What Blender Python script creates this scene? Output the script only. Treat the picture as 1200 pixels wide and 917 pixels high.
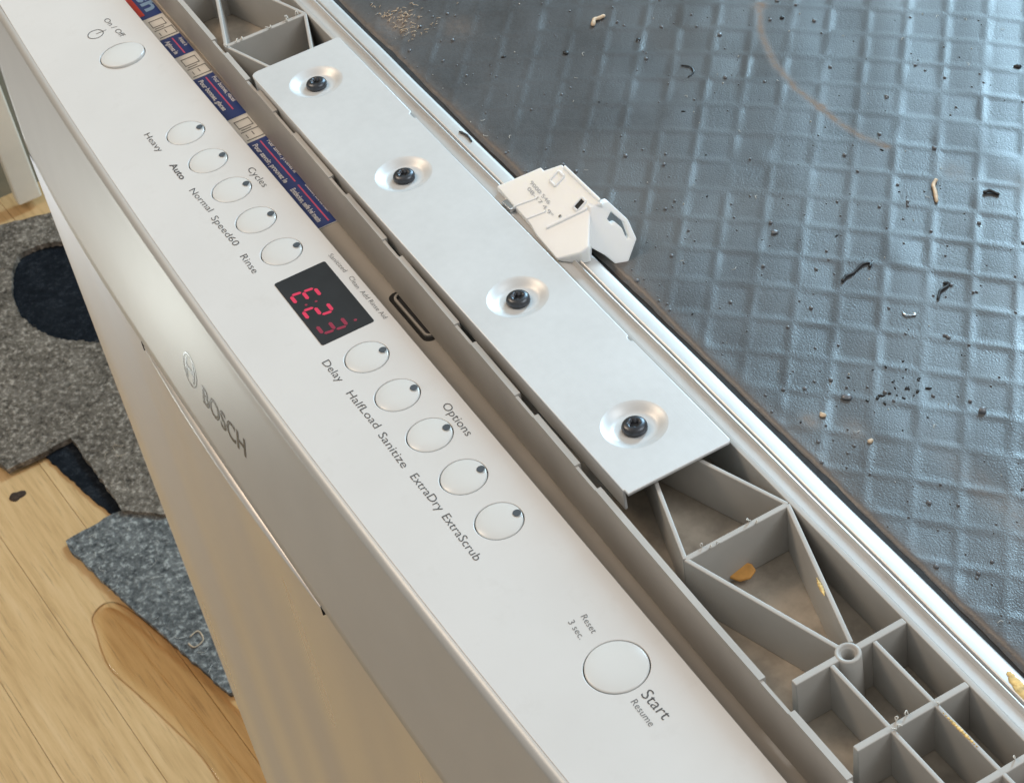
import bpy, bmesh, math, random
import numpy as np
from mathutils import Vector, Matrix
random.seed(7); rng = np.random.default_rng(7)
for o in list(bpy.data.objects): bpy.data.objects.remove(o)
scene = bpy.context.scene
COL = scene.collection

# ------------------------------------------------------------------ world coordinates (metres), back-projected from image pixels onto assumed planes
D = {'cam_pos': (0.81398, -0.12375, 0.49878),
 'cam_rows': [(0.486002, 0.863242, -0.136435), (-0.550913, 0.423792, 0.718954), (0.678452, -0.274249, 0.681536)],
 'lens': 69.316,
 'texts': [('Heavy', (0.0687, 0.0267), (0.0855, 0.0271), 0.003, 0), ('Auto', (0.0979, 0.0275), (0.1116, 0.0275), 0.003, 1),
           ('Normal', (0.1211, 0.0274), (0.1408, 0.0284), 0.003, 0), ('Speed60', (0.1453, 0.0276), (0.1695, 0.0281), 0.0031, 0),
           ('Rinse', (0.1774, 0.0274), (0.1912, 0.0273), 0.0031, 0), ('Delay', (0.258, 0.0272), (0.2721, 0.0276), 0.0032, 0),
           ('HalfLoad', (0.2795, 0.0273), (0.3034, 0.0278), 0.0032, 0), ('Sanitize', (0.3071, 0.0272), (0.328, 0.0268), 0.0032, 0),
           ('ExtraDry', (0.3333, 0.0271), (0.3548, 0.0275), 0.0032, 0), ('ExtraScrub', (0.3577, 0.0273), (0.383, 0.027), 0.0032, 0),
           ('Cycles', (0.1238, 0.0541), (0.1404, 0.0545), 0.0031, 0), ('Options', (0.3079, 0.0537), (0.3279, 0.0535), 0.0033, 0),
           ('Sanitized', (0.2004, 0.0568), (0.2144, 0.0573), 0.002, 0), ('Clean', (0.2186, 0.0574), (0.2272, 0.0569), 0.002, 0),
           ('Add Rinse Aid', (0.2296, 0.0571), (0.2504, 0.0576), 0.002, 0), ('On / Off', (-0.0362, 0.0462), (-0.0155, 0.0476), 0.0029, 0),
           ('Reset', (0.4254, 0.0435), (0.4338, 0.0429), 0.0023, 0), ('3 sec.', (0.4249, 0.0389), (0.4336, 0.0383), 0.0023, 0),
           ('Start', (0.4638, 0.0435), (0.4764, 0.044), 0.0041, 0), ('Resume', (0.4645, 0.0386), (0.4761, 0.0384), 0.0024, 0)],
 'power': (-0.0266, 0.0372),
 'latch': [(0.2197, 0.0715), (0.225, 0.0723), (0.2505, 0.0714), (0.2543, 0.0737)],
 'sticker': [(-0.0736, 0.0676), (-0.0489, 0.0665), (-0.0253, 0.0673), (-0.0054, 0.068), (0.0183, 0.0673), (0.0606, 0.0667), (0.0836, 0.0667), (0.1269, 0.0674),
             (0.1614, 0.0667)],
 'zf': -0.95,
 'felt_a': [(-1.3042, 0.0283), (-1.2758, 0.0872), (-1.2659, 0.1181), (-1.2559, 0.1489), (-1.2214, 0.2285), (-0.6906, 0.1429), (-0.6784, 0.0739), (-0.7109, 0.0382),
            (-0.7208, 0.0371), (-0.8526, 0.0296), (-0.8496, -0.0095), (-0.8486, -0.0465), (-0.9558, -0.0798)],
 'felt_hole': [(-1.1987, 0.0861), (-1.1722, 0.0683), (-1.1329, 0.0551), (-1.0969, 0.0516), (-1.0564, 0.0571), (-1.0239, 0.0724), (-0.9987, 0.0952), (-0.985, 0.1221),
               (-1.0622, 0.1566), (-1.1531, 0.1685), (-1.1889, 0.1422), (-1.2036, 0.1136)],
 'felt_b': [(-0.7181, 0.0443), (-0.7188, 0.0232), (-0.7135, -0.0279), (-0.6963, -0.0284), (-0.6226, -0.0113), (-0.5341, 0.0098), (-0.4262, 0.0357), (-0.4025, 0.0899),
            (-0.6277, 0.1537), (-0.73, 0.0983)],
 'felt_c': [(-0.8571, -0.0048), (-0.871, 0.0355), (-0.7271, 0.0466), (-0.7164, 0.0386), (-0.7243, 0.026), (-0.7726, 0.0146)],
 'puddle': [(-0.6045, -0.0407), (-0.5806, -0.045), (-0.5495, -0.0493), (-0.523, -0.0484), (-0.4856, -0.0385), (-0.4366, -0.0268), (-0.3805, -0.0147), (-0.3209, -0.0114),
            (-0.2685, -0.0071), (-0.2337, 0.0278), (-0.2787, 0.0574), (-0.3628, 0.0523), (-0.4438, 0.036), (-0.5243, 0.0131), (-0.593, -0.006), (-0.6127, -0.0218)],
 'seam': [(-0.7422, -0.0823), (-0.376, -0.053), (-0.3512, 0.0269), (-0.3329, 0.0284)],
 'board': [(-1.304, 0.1196), (-1.2848, 0.1511)],
 'wall': [(-1.3472, 0.1069), (-1.3473, 0.1232)],
 'smudge': [(-0.8162, -0.0496)],
 'thread_floor': [(-0.5128, 0.0311), (-0.5148, 0.0411), (-0.5017, 0.0411), (-0.4977, 0.0303), (-0.5068, 0.0268)],
 'dustline': [(0.1493, 0.3028), (0.1691, 0.2901), (0.1941, 0.2805), (0.2157, 0.2767), (0.2329, 0.2767), (0.2496, 0.2766), (0.2624, 0.2783), (0.2735, 0.2819)],
 'thr1': [(0.3315, 0.2162), (0.3299, 0.2194), (0.3299, 0.2228), (0.3281, 0.2284), (0.3294, 0.2314), (0.3312, 0.2295)],
 'thr2': [(0.3624, 0.2384), (0.3589, 0.2423), (0.3582, 0.2463), (0.3565, 0.2476), (0.3563, 0.2456)],
 'tan1': [(0.3162, 0.2742), (0.3104, 0.2779), (0.3063, 0.2802), (0.3044, 0.2835)],
 'tan2': [(0.1141, 0.2334), (0.1105, 0.2364), (0.1104, 0.2388), (0.1108, 0.2422)],
 'wire': [(0.3593, 0.224), (0.3618, 0.2238), (0.3637, 0.2268), (0.3623, 0.2267)],
 'thr3': [(0.1676, 0.2476), (0.1716, 0.2502), (0.1759, 0.2489), (0.1778, 0.2448)],
 'thr4': [(0.3233, 0.2918), (0.3241, 0.2947), (0.3281, 0.296)],
 'thr5': [(0.1499, 0.143), (0.155, 0.1442), (0.1603, 0.1438)],
 'blobs': [(0.1241, 0.2128), (0.384, 0.1797), (0.4195, 0.2136), (0.2906, 0.213), (0.3863, 0.1673), (0.2649, 0.3577), (0.1654, 0.3042), (0.1374, 0.2438), (0.4075, 0.1729),
           (0.158, 0.2748), (0.3158, 0.269), (0.2667, 0.3109), (0.3895, 0.1971), (0.3215, 0.288)],
 'seed': [(0.4197, 0.107)],
 'screws': [(0.076, 0.1076), (0.1652, 0.1079), (0.2666, 0.1074), (0.3551, 0.1065)],
 'yellow': [(0.5193, 0.1435), (0.5229, 0.1428), (0.5272, 0.142)],
 'clipbase': [(0.2168, 0.1278), (0.2175, 0.1487), (0.2203, 0.1485), (0.2213, 0.1563), (0.2544, 0.1563), (0.2538, 0.1508), (0.2551, 0.1286), (0.2595, 0.124)],
 'lid': [(0.1983, 0.1356, -0.0051), (0.2111, 0.1516, 0.0048), (0.2138, 0.1514, 0.0047), (0.2193, 0.1573, 0.0083), (0.2525, 0.1572, 0.0083), (0.2489, 0.1531, 0.0057),
         (0.2382, 0.1362, -0.0048), (0.2278, 0.1347, -0.0057)],
 'lidmap': {'ridge1': [(0.2219, 0.1569, 0.0081), (0.2506, 0.1568, 0.008)],
            'ridge2': [(0.2379, 0.1372, -0.0041), (0.2481, 0.1519, 0.005)],
            'rib1': [(0.2147, 0.1343, -0.006), (0.2217, 0.1421, -0.0011)],
            'rib2': [(0.2256, 0.1347, -0.0057), (0.2313, 0.1414, -0.0015)],
            'pock1': [(0.221, 0.1493, 0.0034), (0.2256, 0.155, 0.0069)],
            'pock2': [(0.2416, 0.1491, 0.0032), (0.2448, 0.1532, 0.0058)],
            'code1': [(0.2129, 0.145, 0.0007), (0.2298, 0.1442, 0.0002)],
            'code2': [(0.2142, 0.1428, -0.0007), (0.2363, 0.1418, -0.0013)],
            'dot': [(0.2393, 0.1435, -0.0002)]},
 'hookpl': [0.19702914351014184, 0.3864681056991524, -0.9863424602091626],
 'hook': [(0.2497, 0.1528, 0.0064), (0.2518, 0.16, 0.0071), (0.2599, 0.1639, 0.0005), (0.2657, 0.1637, -0.0054), (0.2693, 0.1566, -0.0119), (0.2688, 0.1528, -0.0129),
          (0.2634, 0.1498, -0.0086), (0.258, 0.1455, -0.0049)],
 'wallpts': [(0.2361, 0.1334, -0.0065), (0.2545, 0.1325, -0.0066), (0.262, 0.1394, -0.0022), (0.2633, 0.1429, -0.0001)],
 'slot': [(0.2546, 0.1591, 0.004), (0.2597, 0.1619, -0.0001), (0.2643, 0.1612, -0.005), (0.2639, 0.1601, -0.0051), (0.2607, 0.1604, -0.0017), (0.2582, 0.1591, 0.0003),
          (0.2577, 0.1574, 0.0001), (0.2555, 0.1566, 0.0021)],
 'cliptext': [(0.2135, 0.1442), (0.2389, 0.1434)],
 'clipslot': [(0.2401, 0.1498), (0.2397, 0.1553)],
 'clippocket': [(0.2194, 0.1501), (0.2181, 0.1558), (0.2213, 0.156), (0.2225, 0.1503)],
 'clipdot': [(0.2401, 0.1431)],
 'logo': [(0.1885, -0.0098, -0.0347), (0.2021, -0.0105, -0.0373), (0.2469, -0.0094, -0.034)],
 'glow': [(0.2529, 0.3476, 0.0)],
 'refl_mat': (-0.6295, 0.5393, 0.5594),
 'refl_mid': (-0.6477, 0.3582, 0.6724),
 'disp': [(0.2027, 0.0299), (0.2032, 0.0531), (0.2493, 0.053), (0.2492, 0.03)],
 'dig': [(0.2151, 0.0326), (0.2187, 0.0428), (0.2173, 0.0326), (0.219, 0.0362), (0.22, 0.0416), (0.2242, 0.0345), (0.2251, 0.0391), (0.2318, 0.0319), (0.2325, 0.0423),
         (0.243, 0.0338), (0.2415, 0.0415), (0.2439, 0.0473)],
 'fas_y': [-0.35676, 0.00392, 0.18858, 0.0031, -0.01608],
 'fas_z': [3.9482, -0.02916, -0.84204, 0.00077, -0.0611],
 'handle': [0.1166, 0.309]}

# ------------------------------------------------------------------ camera, world, lamps, exposure
cam_d = bpy.data.cameras.new('camera'); cam = bpy.data.objects.new('camera', cam_d); COL.objects.link(cam)
rows = D['cam_rows']
cam.matrix_world = Matrix(((rows[0][0], rows[1][0], rows[2][0], D['cam_pos'][0]),
                           (rows[0][1], rows[1][1], rows[2][1], D['cam_pos'][1]),
                           (rows[0][2], rows[1][2], rows[2][2], D['cam_pos'][2]), (0, 0, 0, 1)))
cam_d.sensor_width = 36.0; cam_d.lens = D['lens']; cam_d.clip_start = 0.02; cam_d.clip_end = 100
cam_d.dof.use_dof = True; cam_d.dof.focus_distance = 0.72; cam_d.dof.aperture_fstop = 85
scene.camera = cam

world = bpy.data.worlds.new('World'); scene.world = world; world.use_nodes = True
bg = world.node_tree.nodes['Background']; bg.inputs[0].default_value = (0.84, 0.82, 0.79, 1); bg.inputs[1].default_value = 0.58

def area(name, loc, target, sx, sy, power, color):
    d = bpy.data.lights.new(name, 'AREA'); d.shape = 'RECTANGLE'; d.size = sx; d.size_y = sy; d.energy = power; d.color = color
    o = bpy.data.objects.new(name, d); COL.objects.link(o); o.location = loc
    o.rotation_euler = (Vector(target) - Vector(loc)).to_track_quat('-Z', 'Y').to_euler()
    return o
# cool window light beyond the far left corner of the machine, warm lamp overhead, then three added fills without a known source
area('window_light', (-1.45, 2.12, 1.28), (0.28, 0.34, 0), 1.10, 1.15, 205, (0.50, 0.79, 1.0))
area('ceiling_light', (-0.50, -0.50, 1.1), (0.1, 0.0, 0), 0.5, 0.5, 9.5, (1.0, 0.78, 0.57))
area('right_fill', (1.15, 1.0, 1.3), (0.38, 0.1, 0), 0.9, 0.9, 13, (0.90, 0.96, 1.0))  # added cool fill that brightens the right end of the panel
area('fascia_fill', (-0.98, -0.66, -0.72), (0.17, 0.0, -0.05), 0.22, 0.18, 1.5, (0.92, 0.98, 0.93))  # added unseen light that puts the glare on the fascia
area('steel_fill', (-1.15, -0.30, -0.70), (0.05, 0.0, -0.20), 0.40, 0.30, 0.25, (0.96, 0.97, 1.0))  # added unseen light that lifts the upper part of the steel door
vs = scene.view_settings
vs.view_transform = 'Standard'; vs.look = 'None'; vs.exposure = 0.0; vs.gamma = 1.0
scene.render.engine = 'CYCLES'

# ------------------------------------------------------------------ helpers
def tag(o, label=None, cat=None, group=None, kind=None):
    if label: o['label'] = label
    if cat: o['category'] = cat
    if group: o['group'] = group
    if kind: o['kind'] = kind
    return o

def empty(name, loc):
    o = bpy.data.objects.new(name, None); COL.objects.link(o); o.location = loc; o.empty_display_size = 0.02
    return o

def root_of(o):
    while o.parent: o = o.parent
    return o

def link(name, me, parent=None, mat=None, smooth=False):
    o = bpy.data.objects.new(name, me); COL.objects.link(o)
    if mat is not None:
        for m in (mat if isinstance(mat, (list, tuple)) else [mat]): me.materials.append(m)
    if smooth: me.shade_smooth()
    if parent is not None:
        o.parent = parent
        r = parent
        loc = Vector((0, 0, 0))
        while r: loc += r.location; r = r.parent
        o.location = -loc if loc.length > 0 else (0, 0, 0)
        # children of a child mesh already sit in world space
        if parent.type == 'MESH' and parent.parent: o.location = (0, 0, 0)
        if parent.type == 'MESH' and not parent.parent: o.location = -parent.location
    return o

def mesh(name, verts, faces, parent=None, mat=None, smooth=False):
    me = bpy.data.meshes.new(name); me.from_pydata([tuple(v) for v in verts], [], faces); me.validate(); me.update()
    return link(name, me, parent, mat, smooth)

def bm_obj(name, bm, parent=None, mat=None, smooth=False):
    bmesh.ops.recalc_face_normals(bm, faces=bm.faces[:])
    me = bpy.data.meshes.new(name); bm.to_mesh(me); bm.free()
    return link(name, me, parent, mat, smooth)

def bevel(o, w, n=2, ang=35):
    m = o.modifiers.new('bevel', 'BEVEL'); m.width = w; m.segments = n; m.limit_method = 'ANGLE'; m.angle_limit = math.radians(ang)
    o.data.shade_smooth()
    w2 = o.modifiers.new('wn', 'WEIGHTED_NORMAL'); w2.keep_sharp = True
    return o

def add_prism(bm, poly, z0, z1):
    lo = [bm.verts.new((x, y, z0)) for x, y in poly]; hi = [bm.verts.new((x, y, z1)) for x, y in poly]
    n = len(poly); fs = [bm.faces.new(hi), bm.faces.new(lo[::-1])]
    for i in range(n): bm.faces.new((lo[i], lo[(i+1) % n], hi[(i+1) % n], hi[i]))
    return fs

def add_box(bm, a, b):
    add_prism(bm, [(a[0], a[1]), (b[0], a[1]), (b[0], b[1]), (a[0], b[1])], a[2], b[2])

def box(name, a, b, parent=None, mat=None, bev=0.0):
    bm = bmesh.new(); add_box(bm, a, b); o = bm_obj(name, bm, parent, mat)
    if bev: bevel(o, bev)
    return o

def wall_poly(p, q, t):
    d = Vector((q[0]-p[0], q[1]-p[1])); n = Vector((-d.y, d.x)).normalized() * (t/2)
    return [(p[0]-n.x, p[1]-n.y), (q[0]-n.x, q[1]-n.y), (q[0]+n.x, q[1]+n.y), (p[0]+n.x, p[1]+n.y)]

def curve_shape(name, outlines, z, thick, parent, mat, bev=0.0):
    """filled 2-D outline(s) with holes, extruded to a closed slab whose top lies at z"""
    cu = bpy.data.curves.new(name, 'CURVE'); cu.dimensions = '2D'; cu.fill_mode = 'BOTH'
    cu.extrude = thick/2 - bev; cu.bevel_depth = bev; cu.bevel_resolution = 2 if bev else 0
    if bev: cu.offset = -bev
    for pts in outlines:
        s = cu.splines.new('POLY'); s.points.add(len(pts)-1); s.use_cyclic_u = True
        for i, (x, y) in enumerate(pts): s.points[i].co = (x, y, 0, 1)
    t = bpy.data.objects.new('tmp', cu); COL.objects.link(t)
    dg = bpy.context.evaluated_depsgraph_get(); me = bpy.data.meshes.new_from_object(t.evaluated_get(dg))
    bpy.data.objects.remove(t); bpy.data.curves.remove(cu)
    me.name = name; me.materials.clear()
    me.transform(Matrix.Translation((0, 0, z - thick/2)))
    return link(name, me, parent, mat)

def circ(cx, cy, r, n=48, a0=0.0):
    return [(cx + r*math.cos(a0 + 2*math.pi*i/n), cy + r*math.sin(a0 + 2*math.pi*i/n)) for i in range(n)]

def lathe(bm, prof, cx, cy, n=40, mod=None, midx=0):
    """prof: list of (r, z, mat_index_of_band_below); open rings"""
    rings = []
    for k, (r, z) in enumerate(prof):
        ring = []
        for i in range(n):
            a = 2*math.pi*i/n; rr = r * (mod(k, a) if mod else 1)
            ring.append(bm.verts.new((cx + rr*math.cos(a), cy + rr*math.sin(a), z)))
        rings.append(ring)
    for k in range(len(rings)-1):
        for i in range(n):
            f = bm.faces.new((rings[k][i], rings[k][(i+1) % n], rings[k+1][(i+1) % n], rings[k+1][i])); f.material_index = midx; f.smooth = True
    return rings

_font = None
def text(name, body, p, q, cap, parent, mat, z=0.0, bold=False, fit=True, mapper=None, thick=0.00006, weight=0.0):
    """lettering whose mid line runs from p to q (reading along +x), cap height in metres"""
    cu = bpy.data.curves.new(name, 'FONT'); cu.body = body; cu.align_x = 'LEFT'; cu.size = 1.0; cu.resolution_u = 3
    cu.offset = weight
    t = bpy.data.objects.new('tmp', cu); COL.objects.link(t)
    dg = bpy.context.evaluated_depsgraph_get(); me = bpy.data.meshes.new_from_object(t.evaluated_get(dg))
    bpy.data.objects.remove(t); bpy.data.curves.remove(cu)
    n = len(me.vertices); co = np.empty(n*3, np.float32); me.vertices.foreach_get('co', co); co = co.reshape(-1, 3)
    x0, x1 = co[:, 0].min(), co[:, 0].max(); CAPH = 0.70
    P_, Q_ = Vector(p), Vector(q); L = (Q_ - P_).length; ang = math.atan2(Q_.y-P_.y, Q_.x-P_.x)
    sy = cap / CAPH; sx = L / (x1 - x0) if fit else sy
    X = (co[:, 0] - x0) * sx; Y = (co[:, 1] - CAPH/2) * sy
    out = np.zeros_like(co)
    out[:, 0] = P_.x + X*math.cos(ang) - Y*math.sin(ang); out[:, 1] = P_.y + X*math.sin(ang) + Y*math.cos(ang); out[:, 2] = z
    if mapper: out = np.array([mapper(*v) for v in out], np.float32)
    me.vertices.foreach_set('co', out.ravel()); me.materials.clear(); me.update(); me.name = name
    return link(name, me, parent, mat)

def tube(bm, pts, r, n=6, squash=1.0, taper=True):
    pts = [Vector(p) for p in pts]; fine = []
    for i in range(len(pts)-1):        # catmull-rom
        p0 = pts[max(i-1, 0)]; p1 = pts[i]; p2 = pts[i+1]; p3 = pts[min(i+2, len(pts)-1)]
        for k in range(5):
            t = k/5; fine.append(0.5*((2*p1) + (p2-p0)*t + (2*p0-5*p1+4*p2-p3)*t*t + (3*p1-p0-3*p2+p3)*t**3))
    fine.append(pts[-1]); rings = []
    for i, p in enumerate(fine):
        d = (fine[min(i+1, len(fine)-1)] - fine[max(i-1, 0)]).normalized()
        s = d.cross(Vector((0, 0, 1))); s = s.normalized() if s.length > 1e-6 else Vector((1, 0, 0)); u = s.cross(d)
        rr = r * (0.35 if taper and i in (0, len(fine)-1) else 1.0) * random.uniform(.85, 1.15)
        rings.append([bm.verts.new(p + s*rr*math.cos(2*math.pi*k/n) + u*rr*squash*math.sin(2*math.pi*k/n)) for k in range(n)])
    for a, b in zip(rings, rings[1:]):
        for k in range(n): bm.faces.new((a[k], a[(k+1) % n], b[(k+1) % n], b[k]))
    bm.faces.new(rings[0][::-1]); bm.faces.new(rings[-1])

def thread(name, pts, r, mat, label, cat, z, squash=0.8):
    c = pts[0]
    bm = bmesh.new(); tube(bm, [(x, y, z + r*(.5 + 0.35*(i % 2))) for i, (x, y) in enumerate(pts)], r, 6, squash)
    bmesh.ops.translate(bm, vec=(-c[0], -c[1], -z), verts=bm.verts[:])
    o = bm_obj(name, bm, None, mat, True); o.location = (c[0], c[1], z)
    return tag(o, label, cat)

def lump(name, c, r, mat, label=None, cat=None, group=None, squash=.6, seed=0, sub=2, stretch=1.0, rz=0.0):
    rr = random.Random(seed); bm = bmesh.new(); bmesh.ops.create_icosphere(bm, subdivisions=sub, radius=1)
    ph = [rr.uniform(0, 6.28) for _ in range(6)]
    for v in bm.verts:
        k = 1 + .18*math.sin(3*v.co.x+ph[0]) + .16*math.sin(4*v.co.y+ph[1]) + .12*math.sin(5*v.co.z+ph[2])
        v.co = Vector((v.co.x*k*r*stretch, v.co.y*k*r, v.co.z*k*r*squash))
    bmesh.ops.rotate(bm, cent=(0, 0, 0), matrix=Matrix.Rotation(rz, 3, 'Z'), verts=bm.verts[:])
    o = bm_obj(name, bm, None, mat, True); o.location = (c[0], c[1], c[2] + r*squash*.6)
    return tag(o, label, cat, group)

# ------------------------------------------------------------------ materials
class N:
    def __init__(s, name):
        s.m = bpy.data.materials.new(name); s.m.use_nodes = True; s.t = s.m.node_tree; s.b = s.t.nodes['Principled BSDF']
        s.tc = s.t.nodes.new('ShaderNodeTexCoord')
    def n(s, kind, **kw):
        x = s.t.nodes.new(kind)
        for k, v in kw.items():
            if k in x.inputs: x.inputs[k].default_value = v
            else: setattr(x, k, v)
        return x
    def l(s, a, b): s.t.links.new(a, b)
    def mapping(s, scale=(1, 1, 1), rot=(0, 0, 0)):
        m = s.n('ShaderNodeMapping'); m.inputs['Scale'].default_value = scale; m.inputs['Rotation'].default_value = rot
        s.l(s.tc.outputs['Object'], m.inputs['Vector']); return m.outputs[0]
    def noise(s, scale, detail=4, rough=.55, vec=None):
        x = s.n('ShaderNodeTexNoise'); x.inputs['Scale'].default_value = scale; x.inputs['Detail'].default_value = detail; x.inputs['Roughness'].default_value = rough
        s.l(vec if vec is not None else s.tc.outputs['Object'], x.inputs['Vector']); return x.outputs['Fac']
    def ramp(s, fac, stops):
        x = s.n('ShaderNodeValToRGB'); e = x.color_ramp.elements
        while len(e) < len(stops): e.new(0.5)
        for el, (p, c) in zip(e, stops):
            el.position = p; el.color = (*c, 1) if len(c) == 3 else c
        s.l(fac, x.inputs[0]); return x.outputs[0]
    def mix(s, fac, a, b):
        x = s.n('ShaderNodeMix', data_type='RGBA')
        if isinstance(fac, float): x.inputs[0].default_value = fac
        else: s.l(fac, x.inputs[0])
        for i, c in ((6, a), (7, b)):
            if isinstance(c, tuple): x.inputs[i].default_value = (*c, 1)
            else: s.l(c, x.inputs[i])
        return x.outputs[2]
    def bump(s, h, strength, dist):
        x = s.n('ShaderNodeBump'); x.inputs['Strength'].default_value = strength; x.inputs['Distance'].default_value = dist
        s.l(h, x.inputs['Height']); s.l(x.outputs[0], s.b.inputs['Normal']); return x
    def set(s, **kw):
        for k, v in kw.items():
            i = s.b.inputs[k.replace('_', ' ')]
            if hasattr(v, 'is_linked') or hasattr(v, 'links'): s.l(v, i)
            else: i.default_value = (*v, 1) if isinstance(v, tuple) and len(v) == 3 and i.type == 'RGBA' else v
        return s

def plain(name, col, rough=.5, metal=0., var=.06, scale=60, bump=0., bscale=900, **kw):
    s = N(name); f = s.noise(scale, 5)
    dk = tuple(max(0, c*(1-var*1.6)) for c in col); lt = tuple(min(1, c*(1+var)) for c in col)
    s.set(Base_Color=s.ramp(f, [(.3, dk), (.7, lt)]), Roughness=rough, Metallic=metal, **kw)
    if bump: s.bump(s.noise(bscale, 3), bump, .0004)
    return s.m

M = {}
pn = N('panel_plastic'); p1 = pn.noise(14, 5, .6); p2 = pn.noise(60, 6, .7); p3 = pn.noise(240, 3, .5)
pc = pn.ramp(p1, [(.3, (.56, .542, .52)), (.65, (.59, .572, .55))]); pc = pn.mix(pn.ramp(p2, [(.56, (0,)*3), (.78, (.28,)*3)]), pc, (.45, .42, .385))
pn.set(Base_Color=pc, Roughness=pn.ramp(p2, [(.35, (.33,)*3), (.7, (.46,)*3)])); pn.bump(p3, .04, .0003); M['panel'] = pn.m
M['button'] = plain('button_plastic', (.60, .595, .575), .22, var=.015, scale=40)
M['gap'] = plain('dark_gap', (.012, .012, .012), .8)
M['ink'] = plain('dark_grey_ink', (.075, .07, .068), .6)
M['ink_soft'] = plain('soft_grey_ink', (.16, .155, .15), .6)
M['dot'] = plain('indicator_lens', (.07, .085, .10), .3)
M['chrome'] = plain('logo_print', (.12, .14, .165), .22, .6, var=.02)
M['plastic'] = plain('grey_plastic', (.41, .39, .36), .45, var=.07, scale=35, bump=.05, bscale=700)
M['dusty_plastic'] = plain('dusty_grey_plastic', (.43, .37, .30), .65, var=.22, scale=90, bump=.15, bscale=900)
M['door_plastic'] = plain('lightened_grey_plastic', (.46, .43, .39), .45, var=.05, scale=35, bump=.05, bscale=700)  # lightened copy of the grey plastic, lifts the shaded channel
M['dark_plastic'] = plain('dark_plastic', (.035, .036, .040), .4)
M['black'] = plain('black_sealant', (.016, .014, .013), .75, var=.3, scale=300, bump=.5, bscale=900)
M['clip'] = plain('white_nylon', (.86, .885, .885), .40, var=.015, Subsurface_Weight=.25, Subsurface_Radius=(.004, .004, .003), Subsurface_Scale=1.0)
M['screw'] = plain('blackened_steel', (.075, .08, .09), .36, .85, var=.15, scale=400)
M['white_paint'] = plain('white_paint', (.86, .83, .74), .45, var=.03, scale=20)
M['wall'] = plain('grey_green_wall', (.30, .305, .255), .8)  # plain even grey green

def brushed(name, col, rough, along=(1, 60, 60), strength=.12, scale=40, metal=1.0, aniso=0.0):
    s = N(name); v = s.mapping(along); f = s.noise(scale, 6, .6, v)
    s.set(Base_Color=s.ramp(f, [(.25, tuple(c*.93 for c in col)), (.75, col)]), Roughness=rough, Metallic=metal, Anisotropic=aniso)
    s.bump(f, strength, .0003)
    return s
M['fascia'] = plain('silver_fascia', (.46, .465, .455), .37, .12, var=.02, scale=30)
st = brushed('brushed_steel', (.56, .585, .65), .33, (2, 60, 60), .015, 30, metal=.80)
q1 = st.noise(4, 1, .4, st.mapping((3.2, 1, .55)))
st.set(Roughness=st.ramp(q1, [(.35, (.26,)*3), (.65, (.42,)*3)])); M['steel'] = st.m
zn = N('zinc_plate'); f1 = zn.noise(18, 6, .65); f2 = zn.noise(260, 4, .6)
zn.set(Base_Color=zn.mix(.30, zn.ramp(f1, [(.3, (.60, .605, .60)), (.7, (.645, .65, .645))]), zn.ramp(f2, [(.3, (.57, .575, .57)), (.7, (.66, .665, .66))])), Metallic=.28,
       Roughness=zn.ramp(f1, [(.3, (.40,)*3), (.7, (.47,)*3)]))
sv = zn.n('ShaderNodeMapping'); sv.inputs['Scale'].default_value = (1, 40, 1); sv.inputs['Rotation'].default_value = (0, 0, .5); zn.l(zn.tc.outputs['Object'], sv.inputs['Vector'])
zn.bump(zn.noise(60, 5, .6, sv.outputs[0]), .06, .0003); M['zinc'] = zn.m
rm = N('galvanised_rim'); f1 = rm.noise(30, 6, .65, rm.mapping((1, 3, 3)))
sep = rm.n('ShaderNodeSeparateXYZ'); rm.l(rm.tc.outputs['Object'], sep.inputs[0])
yr = rm.n('ShaderNodeMapRange'); rm.l(sep.outputs[1], yr.inputs[0]); yr.inputs[1].default_value = .1425; yr.inputs[2].default_value = .1475
nz = rm.noise(140, 5, .7); mul = rm.n('ShaderNodeMath', operation='MULTIPLY_ADD'); rm.l(nz, mul.inputs[0]); mul.inputs[1].default_value = 1.1; mul.inputs[2].default_value = -.55
ad = rm.n('ShaderNodeMath', operation='ADD'); rm.l(mul.outputs[0], ad.inputs[0]); rm.l(yr.outputs[0], ad.inputs[1]); 
rust = rm.ramp(ad.outputs[0], [(.42, (0, 0, 0)), (.95, (1, 1, 1))])
rm.set(Base_Color=rm.mix(rust, rm.ramp(f1, [(.3, (.54, .53, .515)), (.7, (.63, .625, .61))]), (.21, .13, .075)), Metallic=.35, Roughness=.40)
M['rim'] = rm.m

bt = N('bitumen_mat'); at = bt.n('ShaderNodeAttribute', attribute_name='dust')
g1 = bt.noise(26, 6, .6); g2 = bt.noise(900, 3, .6); g3 = bt.noise(9, 3, .5); g4 = bt.noise(1600, 2, .5)
base = bt.mix(.5, bt.ramp(g1, [(.3, (.040, .043, .047)), (.7, (.070, .073, .077))]), bt.ramp(g2, [(.3, (.035, .037, .040)), (.72, (.085, .088, .092))]))
base = bt.mix(bt.ramp(g3, [(.5, (0, 0, 0)), (.75, (.5, .5, .5))]), base, (.105, .095, .085))
dn = bt.noise(330, 5, .7); dm = bt.n('ShaderNodeMath', operation='MULTIPLY'); bt.l(at.outputs['Fac'], dm.inputs[0]); bt.l(bt.ramp(dn, [(.30, (.25,)*3), (.62, (1,)*3)]), dm.inputs[1])
base = bt.mix(dm.outputs[0], base, (.17, .105, .06))
bt.set(Base_Color=base, Roughness=bt.mix(dm.outputs[0], bt.ramp(g1, [(.3, (.31,)*3), (.7, (.43,)*3)]), (.8, .8, .8)), Specular_IOR_Level=.8)
bt.bump(g4, .30, .0004); M['mat'] = bt.m

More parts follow.
